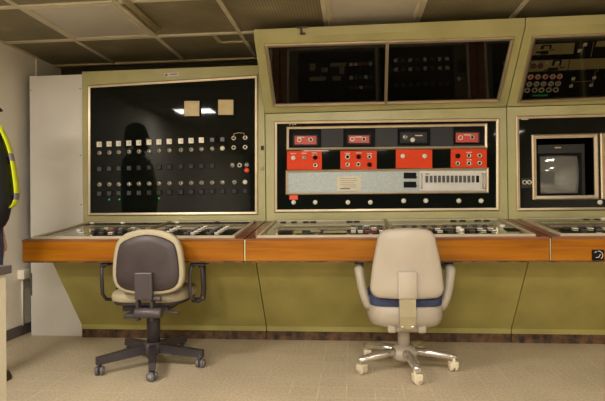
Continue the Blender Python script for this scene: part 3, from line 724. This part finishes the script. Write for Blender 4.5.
def castor(leg, ang, x, y, body, tyre, facing):
    c = bpy.data.objects.new('castor', None)
    b = MB(); M = Matrix.Translation((x,y,.026)) @ Matrix.Rotation(facing, 4, 'Z')
    for s in (-1,1):
        b.mi = 1
        b.lathe([(0,-.009),(.022,-.009),(.026,-.006),(.026,.006),(.022,.009),(0,.009)], 18, M @ Matrix.Translation((0,s*.014,0)) @ Matrix.Rotation(PI/2, 4, 'X'))
        b.mi = 2; b.lathe([(0,.0092),(.016,.0092),(.016,.0105),(0,.0108)], 14, M @ Matrix.Translation((0,s*.014,0)) @ Matrix.Rotation(-s*PI/2, 4, 'X'))
    b.mi = 0
    b.lathe([(0,.052),(.009,.052),(.009,.0),(0,.0)], 10, M @ Matrix.Translation((-.012,0,.005)))
    b.box((-.02,-.008,.0),(.014,.008,.030), M, .004)
    if tyre is not CASTD: b.box((-.026,-.025,-.006),(.024,.025,.031), M, .006)
    return b.build('castor', [body, tyre, CASTR if tyre is CASTD else body], leg)

# --- white chair
wc = thing('office_chair', 'white plastic-shelled swivel chair with blue seat and chromed five-star base', 'office chair', (.91,-.59,0), 0, 'swivel chairs at the console')
def xf(o): return o
BX = -.004
bo = rr(.312, .392, .453, .824, .062, .055, bulge=.005)
bo = [(x+BX, z) for x, z in bo]
sh = MB().pillow(bo, [(.2,-.292,.25), (.7,-.290,.25), (.92,-.284,.25), (.985,-.274,.25), (1.0,-.262,.25), (.99,-.252,.25)]).build('back_shell', SHELL, wc)
MB().pillow([(x*.985+BX*.015, .64+(z-.64)*.985) for x, z in bo], [(1,-.250,.25), (1,-.225,.25), (.96,-.205,.25), (.5,-.195,.25)]).build('back_cushion', BLUE, wc)
st = MB(); st.pillow([(x+BX, z) for x, z in rr(.102,.098,.455,.60,.012,.004)], [(1,-.288,0),(1,-.297,0),(.93,-.301,0)]); st.build('back_rib', SHELL, sh)
lu = MB(); lu.hexa([Vector((BX+sx*.043, y, z)) for sx, y, z in ((-1,-.296,.52),(1,-.296,.52),(1,-.262,.52),(-1,-.262,.52))], [Vector((BX+sx*.043, y, z)) for sx, y, z in ((-1,-.290,.36),(1,-.290,.36),(1,-.262,.36),(-1,-.262,.36))])
lu.hexa([Vector((BX+sx*.043, y, z)) for sx, y, z in ((-1,-.290,.36),(1,-.290,.36),(1,-.262,.36),(-1,-.262,.36))], [Vector((BX+sx*.040, y, z)) for sx, y, z in ((-1,-.265,.288),(1,-.265,.288),(1,-.20,.275),(-1,-.20,.275))])
up_ = lu.build('back_support', SHELLD, wc, bevel=.004)
for sx in (-1,1): put('bolt', M_([[(0,0),(.009,0),(.009,.005),(.005,.007),(0,.007)]], [CHROME], 10), up_, (BX+sx*.026,-.272,.303), (0,-1,-.25))
# seat shell: rounded tub, lower in the middle
n = 28; rows = []
ss = MB(); vs = []; fs = []
lay = [(.45,.262),(.74,.270),(.92,.288),(.99,.325),(1.0,.392),(.97,.398),(.92,.392)]
for sc, z in lay:
    for k in range(n):
        a = 2*PI*k/n; cx = math.copysign(abs(math.cos(a))**.55, math.cos(a)); sy = math.copysign(abs(math.sin(a))**.55, math.sin(a))
        vs.append((cx*.213*sc, .0+sy*.225*sc, z))
for j in range(len(lay)-1):
    for k in range(n): fs.append([j*n+k, j*n+(k+1) % n, (j+1)*n+(k+1) % n, (j+1)*n+k])
fs.append(list(range(n))[::-1]); fs.append([(len(lay)-1)*n+k for k in range(n)])
ss.verts(vs, fs, True); ss.build('seat_shell', SHELL, wc)
cu = MB(); vs = []; fs = []
lay = [(.93,.385),(.97,.41),(.96,.445),(.90,.464),(.6,.472)]
for sc, z in lay:
    for k in range(n):
        a = 2*PI*k/n; cx = math.copysign(abs(math.cos(a))**.5, math.cos(a)); sy = math.copysign(abs(math.sin(a))**.5, math.sin(a))
        vs.append((cx*.216*sc, sy*.228*sc, z))
for j in range(len(lay)-1):
    for k in range(n): fs.append([j*n+k, j*n+(k+1) % n, (j+1)*n+(k+1) % n, (j+1)*n+k])
fs.append(list(range(n))[::-1]); fs.append([(len(lay)-1)*n+k for k in range(n)])
cu.verts(vs, fs, True); cu.build('seat_cushion', BLUE, wc)
un = MB()
un.box((-.105,-.205,.25),(-.058,.10,.315), bev=.012); un.box((.058,-.205,.25),(.105,.10,.315), bev=.012); un.box((-.06,-.19,.255),(.06,.12,.30), bev=.008)
un.build('tilt_mechanism', SHELL, wc)
for s in (-1,1):
    pts = [(s*.196,-.115,.375),(s*.210,-.120,.395),(s*.228,-.122,.44),(s*.240,-.120,.49),(s*.249,-.115,.545),(s*.254,-.105,.578),(s*.256,-.085,.590)]
    pts += [(s*.254,-.04,.594),(s*.250,.03,.594),(s*.245,.10,.590)]
    ar = MB().tube(pts, [.026,.027,.027,.027,.028,.030,.030,.027,.025,.014], 12, flat=(1.0,.95)).build('armrest', SHELL, wc)
    MB().box((s*.253-.028,-.080,.612),(s*.253+.024,.11,.628), bev=.006).build('arm_pad', DKPLAS, ar)
MB().lathe([(.0,.29),(.035,.29),(.035,.10),(0,.10)], 18).build('gas_column', SHELL, wc)
hub = MB().lathe([(0,.135),(.035,.138),(.066,.122),(.078,.100),(.076,.065),(.055,.052),(0,.055)], 20).build('base_hub', SHELL, wc)
for deg, fc in ((207,1.9),(279,1.7),(352,1.9),(64,.3),(138,2.4)):
    a = math.radians(deg); d = Vector((math.cos(a), math.sin(a), 0))
    l = MB().tube([d*.05+Vector((0,0,.100)), d*.15+Vector((0,0,.098)), d*.262+Vector((0,0,.084)), d*.298+Vector((0,0,.078))], [.028,.028,.024,.017], 12, flat=(1,.85)).build('base_leg', CHROMEL, wc)
    castor(l, a, d.x*.277, d.y*.277, CASTW, CASTW, a+fc)

# --- dark chair
bc = thing('office_chair', 'swivel chair with dark brown back in a beige edge and black five-star base', 'office chair', (-.600,-.61,0), 0, 'swivel chairs at the console')
bx = .078
def sym(tab, k):
    pts = [(w_, z) for z, w_ in tab]
    return [(bx+x, z) for x, z in pts] + [(bx-x, z) for x, z in reversed(pts) if x > 1e-4]
o1 = sym([(.466,.02),(.468,.07),(.477,.125),(.493,.165),(.515,.191),(.545,.203),(.58,.207),(.62,.206),(.66,.202),(.70,.197),(.735,.190),(.765,.178),(.79,.160),(.81,.130),(.824,.09),(.832,.045),(.834,.01)], 1)
MB().pillow(o1, [(.80,-.262,.12), (.93,-.266,.12), (.985,-.262,.12), (1.0,-.248,.12), (.995,-.228,.12), (.94,-.205,.12), (.5,-.198,.12)]).build('backrest', BEIGE, bc)
o2 = sym([(.490,.02),(.491,.08),(.498,.125),(.512,.155),(.535,.174),(.57,.181),(.61,.181),(.66,.177),(.71,.169),(.742,.160),(.757,.150),(.772,.128),(.788,.09),(.799,.05),(.804,.01)], 1)
bp_ = MB().pillow(o2, [(1.0,-.262,.12), (.995,-.270,.12), (.96,-.276,.12), (.7,-.281,.12), (.25,-.283,.12)]).build('back_panel', BROWNL, bc)
br = MB(); br.box((bx-.056,-.312,.448),(bx+.044,-.278,.598), bev=.006); br.build('back_bracket', DKPLAS2, bc)
for q in (-.054, .028): MB().box((bx+q,-.300,.330),(bx+q+.016,-.26,.44)).build('back_stay', DKPLAS, bc)
MB().lathe([(0,.0),(.014,.0),(.015,.05),(.012,.054),(0,.054)], 12, Matrix.Translation((bx+.034,-.288,.452)) @ Matrix.Rotation(PI/2, 4, 'Y')).build('adjust_knob', DKPLAS2, bc)
def tub(lay, wx, wy, p, name, m_, par, ox=0, oy=0):
    b = MB(); vs = []; fs = []; n = 32
    for sc, z in lay:
        for k in range(n):
            a = 2*PI*k/n; cx = math.copysign(abs(math.cos(a))**p, math.cos(a)); sy = math.copysign(abs(math.sin(a))**p, math.sin(a))
            vs.append((ox+cx*wx*sc, oy+sy*wy*sc, z))
    for j in range(len(lay)-1):
        for k in range(n): fs.append([j*n+k, j*n+(k+1) % n, (j+1)*n+(k+1) % n, (j+1)*n+k])
    fs.append(list(range(n))[::-1]); fs.append([(len(lay)-1)*n+k for k in range(n)])
    b.verts(vs, fs, True); return b.build(name, m_, par)
tub([(.93,.405),(.99,.412),(1.0,.430),(.985,.450),(.93,.463),(.5,.468)], .228, .235, .55, 'seat', BEIGE, bc, .012, .04)
tub([(.8,.382),(.93,.388),(.95,.400),(.93,.406)], .228, .235, .55, 'seat_pan', DKPLAS, bc, .012, .04)
um = MB(); um.box((-.135,-.12,.345),(.14,.14,.385), bev=.008); um.box((-.06,-.27,.335),(.04,.1,.36), bev=.005); um.build('tilt_mechanism', DKPLAS, bc)
MB().lathe([(0,-.075),(.026,-.075),(.029,-.07),(.029,.07),(.026,.075),(0,.075)], 16, Matrix.Translation((.092,-.285,.372)) @ Matrix.Rotation(PI/2, 4, 'Y')).build('tension_barrel', DKPLAS2, bc)
MB().tube([(.06,-.17,.365),(.14,-.19,.366),(.20,-.195,.360),(.235,-.195,.358)], [.007,.008,.012,.010], 10, flat=(1.2,.7)).build('height_lever', DKPLAS2, bc)
# looped arms
ar = MB().tube([(-.185,.02,.40),(-.245,.01,.392),(-.275,-.03,.400),(-.281,-.065,.44),(-.280,-.075,.53),(-.284,-.07,.595),(-.268,-.045,.612),(-.262,.08,.612),(-.255,.13,.598),(-.250,.10,.47),(-.245,.03,.40)], .013, 10, flat=(1.1,.8)).build('armrest', DKPLAS, bc)
MB().box((-.292,-.075,.606),(-.240,.13,.624), bev=.007).build('arm_pad', DKPLAS2, ar)
ar = MB().tube([(.26,-.02,.40),(.30,-.02,.395),(.325,-.02,.415),(.338,-.05,.48),(.338,-.06,.56),(.335,-.055,.598),(.312,-.04,.612),(.290,.05,.612)], .019, 10, flat=(1.3,.8)).build('armrest', DKPLAS, bc)
MB().tube([(.284,-.06,.612),(.270,-.085,.595),(.264,-.09,.50),(.266,-.075,.42),(.285,-.02,.398)], .011, 10, flat=(1.0,1.0)).build('arm_strut', DKPLAS2, ar)
MB().box((.262,-.075,.606),(.345,.13,.624), bev=.007).build('arm_pad', DKPLAS2, ar)
MB().lathe([(0,-.012),(.02,-.012),(.02,.012),(0,.012)], 14, Matrix.Translation((.325,-.03,.415)) @ Matrix.Rotation(PI/2, 4, 'Y')).build('arm_boss', DKPLAS2, ar)
MB().lathe([(0,.345),(.040,.345),(.040,.125),(0,.125)], 18, Matrix.Translation((.008,0,0))).build('gas_column', DKPLAS, bc)
MB().lathe([(0,.140),(.045,.140),(.058,.125),(.058,.075),(.045,.07),(0,.07)], 18).build('base_hub', DKPLAS2, bc)
for deg, fc in ((223,1.0),(291,.9),(353,1.5),(72,.4),(140,2.0)):
    a = math.radians(deg); d = Vector((math.cos(a), math.sin(a), 0)); q = Vector((-d.y, d.x, 0))
    def sec(r_, w_, z0, z1): return [d*r_+q*w_+Vector((0,0,z0)), d*r_-q*w_+Vector((0,0,z0)), d*r_-q*w_*.8+Vector((0,0,z1)), d*r_+q*w_*.8+Vector((0,0,z1))]
    lb = MB(); lb.hexa(sec(.04,.026,.078,.132), sec(.33,.019,.062,.104)); l = lb.build('base_leg', DKPLAS, bc, bevel=.005)
    castor(l, a, d.x*.312, d.y*.312, DKPLAS, CASTD, a+fc)

# ------------------------------------------------------------------ person at the left edge
VEST = mat('hi_vis_yellow', (206,216,30), .6, var=.04, vs=12); BAND = mat('reflective_grey_band', (126,116,128), .4, var=.05)
JACKET = mat('black_jacket', (22,20,24), .8, var=.15, vs=10, bump=.3, bs=40); JEANS = mat('blue_jeans', (58,66,92), .8, var=.1, vs=20, bump=.3, bs=200)
SKIN = mat('skin', (198,150,120), .5, var=.04); HAIR = mat('dark_hair', (40,30,24), .7, var=.2, vs=40, bump=.6, bs=120); SHOE = mat('brown_shoe', (64,46,34), .5, var=.1)
PXc, PYc = -1.405, -1.05
per = thing('person', 'person in black jacket and yellow hi-vis vest standing sideways at the left edge', 'person', (PXc, PYc, 0), PI)
def skin(name, chains, mats, parent, matfn=None, sub=2):
    """chains: list of (points, radii, parent_chain_index_vertex) grown with a Skin modifier"""
    me = bpy.data.meshes.new(name); vs = []; es = []; rad = []
    idx = {}
    for key, pts in chains:
        prev = None
        for p in pts:
            if isinstance(p, str): prev = idx[p]; continue
            nm, co, r_ = p; i = len(vs); vs.append(co); rad.append(r_); idx[nm] = i
            if prev is not None: es.append((prev, i))
            prev = i
    me.from_pydata(vs, es, []); o = bpy.data.objects.new(name, me); COL.objects.link(o)
    md = o.modifiers.new('s', 'SKIN'); md.use_smooth_shade = True
    for i, r_ in enumerate(rad):
        me.skin_vertices[0].data[i].radius = r_ if isinstance(r_, tuple) else (r_, r_)
        me.skin_vertices[0].data[i].use_root = (i == 0)
    sb = o.modifiers.new('u', 'SUBSURF'); sb.levels = sub; sb.render_levels = sub
    dg = bpy.context.evaluated_depsgraph_get(); m2 = bpy.data.meshes.new_from_object(o.evaluated_get(dg))
    bpy.data.objects.remove(o); m2.name = name
    m2.materials.clear()
    for mm in mats: m2.materials.append(mm)
    if matfn:
        for f in m2.polygons: f.material_index = matfn(f.center)
    for f in m2.polygons: f.use_smooth = True
    q = bpy.data.objects.new(name, m2); COL.objects.link(q); q.parent = parent; return q
# faces -X; left side (-Y) towards the camera
ch = [('t', [('pel',(0,0,.92),(.115,.155)), ('wst',(.0,0,1.06),(.11,.145)), ('chs',(.0,0,1.24),(.125,.165)), ('sho',(.01,0,1.385),(.095,.13)), ('nk0',(.0,0,1.46),.058), ('nk1',(-.015,0,1.52),.052), ('hd0',(-.015,0,1.58),.068), ('hd1',(-.008,0,1.66),(.092,.076)), ('hd2',(.0,0,1.735),(.07,.06))])]
for s, nm in ((-1,'l'), (1,'r')):
    ch.append((nm+'leg', ['pel', (nm+'hip',(0,s*.09,.86),.088), (nm+'thi',(0,s*.095,.70),.082), (nm+'kne',(-.01,s*.095,.48),.058), (nm+'clf',(.015,s*.095,.34),.056), (nm+'ank',(.02+(.10 if s < 0 else 0),s*.095,.09),.038), (nm+'toe',(-.12+(.10 if s < 0 else 0),s*.10,.045),.034)]))
    ch.append((nm+'arm', ['sho', (nm+'sh',(.01,s*.165,1.385),.066), (nm+'up',(.012,s*.205,1.26),.056), (nm+'elb',(.012,s*.215,1.10),.048), (nm+'fo',(.03,s*.215,.97),.043), (nm+'wr',(.02,s*.205,.85),.031), (nm+'pal',(.012,s*.20,.785),(.034,.018))]))
    for k, (dx, ln) in enumerate(((-.024,.085),(-.008,.095),(.008,.09),(.022,.07))):
        px, pz = .005+dx, .765
        ch.append(('f', [nm+'pal', (nm+'k%d' % k, (px, s*.198, pz-.015), .0095), (nm+'m%d' % k, (px-.004, s*.190, pz-.015-ln*.5), .0085), (nm+'t%d' % k, (px-.004, s*.176, pz-.015-ln), .0075)]))
    ch.append(('th', [nm+'pal', (nm+'ta',(-.028,s*.19,.775),.011), (nm+'tb',(-.045,s*.18,.742),.0095), (nm+'tc',(-.048,s*.172,.715),.008)]))
def body_m(c):
    if c.z > 1.475: return 0
    if c.z < .845 and abs(c.y) > .155 and c.x < .09: return 0
    if c.z > .90 or abs(c.y) > .168: return 1
    return 2
body = skin('body', ch, [SKIN, JACKET, JEANS], per, body_m)
skin('jacket', [('v', [('a',(.012,0,.835),(.108,.15)), ('b',(-.030,0,.95),(.145,.178)), ('c',(-.02,0,1.10),(.135,.172)), ('d',(.0,0,1.25),(.135,.174)), ('e',(.012,0,1.37),(.108,.135)), ('f',(.01,0,1.43),(.07,.08))])], [JACKET], per)
ves = skin('vest', [('v', [('a',(-.050,-.02,.915),(.168,.19)), ('b',(-.040,-.02,1.06),(.160,.186)), ('c',(-.015,-.02,1.25),(.152,.186)), ('d',(.0,-.01,1.38),(.135,.150)), ('e',(.005,0,1.455),(.10,.10))])], [VEST, BAND], per,
           lambda c: 1 if (1.00 < c.z < 1.045 or 1.20 < c.z < 1.24) else 0)
bmv = bmesh.new(); bmv.from_mesh(ves.data)
bmesh.ops.delete(bmv, geom=[f for f in bmv.faces if f.calc_center_median().y > -.03 and f.calc_center_median().x < .06 or f.calc_center_median().z < .945], context='FACES')
bmesh.ops.solidify(bmv, geom=list(bmv.faces), thickness=.004); bmv.to_mesh(ves.data); bmv.free()
# face, hair, collar, shoes
fc = MB()
fc.lathe([(0,.02),(.012,.0),(.013,-.012),(0,-.02)], 10, Matrix.Translation((-.102,0,1.625)) @ Matrix.Rotation(.35, 4, 'Y')); fc.build('nose', SKIN, body)
for s in (-1,1):
    MB().lathe([(0,-.011),(.009,-.006),(.011,0),(.009,.006),(0,.011)], 10, Matrix.Translation((-.084,s*.032,1.652))).build('eye', INK, body)
    MB().lathe([(0,-.03),(.012,-.02),(.014,.0),(.012,.02),(0,.03)], 10, Matrix.Translation((.01,s*.078,1.64))).build('ear', SKIN, body)
MB().box((-.088,-.022,1.587),(-.074,.022,1.594), bev=.002).build('mouth', DKRED, body)
hr = MB(); vs = []; fs = []; n = 20
for j in range(9):
    th = j/8*PI*.62
    for k in range(n):
        a = 2*PI*k/n; r_ = math.sin(th) if j else .001
        x = math.cos(a)*r_*.108; back = max(0, math.cos(a))
        vs.append((.012+x+(.006*back), math.sin(a)*r_*.09, 1.655+math.cos(th)*.108-(.10*back if j > 6 else 0)))
for j in range(8):
    for k in range(n): fs.append([j*n+k, j*n+(k+1) % n, (j+1)*n+(k+1) % n, (j+1)*n+k])
hr.verts(vs, fs, True).build('hair', HAIR, per)
MB().pillow([(-.135,1.488),(-.10,1.482),(-.06,1.49),(-.03,1.56),(-.035,1.60),(-.07,1.585),(-.09,1.53)], [(.8,-.055),(1,-.035),(1,.035),(.8,.055)]).build('beard', HAIR, per)
MB().tube([(-.06,0,1.455),(-.045,-.055,1.465),(.02,-.075,1.475),(.085,-.03,1.482),(.095,0,1.482),(.085,.03,1.482),(.02,.075,1.475),(-.045,.055,1.465)], [.012,.014,.017,.02,.02,.02,.017,.014], 10, flat=(1,1.3)).build('collar', JACKET, per)
for s in (-1,1):
    b = MB(); b.pillow([(x_+(.075 if s < 0 else 0), z_) for x_, z_ in [(.075,0),(.085,.03),(.07,.085),(.03,.105),(-.03,.095),(-.09,.06),(-.17,.045),(-.185,.02),(-.18,0)]], [(.9,s*.10-.044),(1,s*.10-.034),(1,s*.10+.034),(.9,s*.10+.044)]); b.build('shoe', SHOE, per)

# ------------------------------------------------------------------ render look
SC.view_settings.view_transform = 'Standard'; SC.view_settings.look = 'None'
SC.view_settings.exposure = 0; SC.view_settings.gamma = 1; SC.view_settings.use_curve_mapping = False
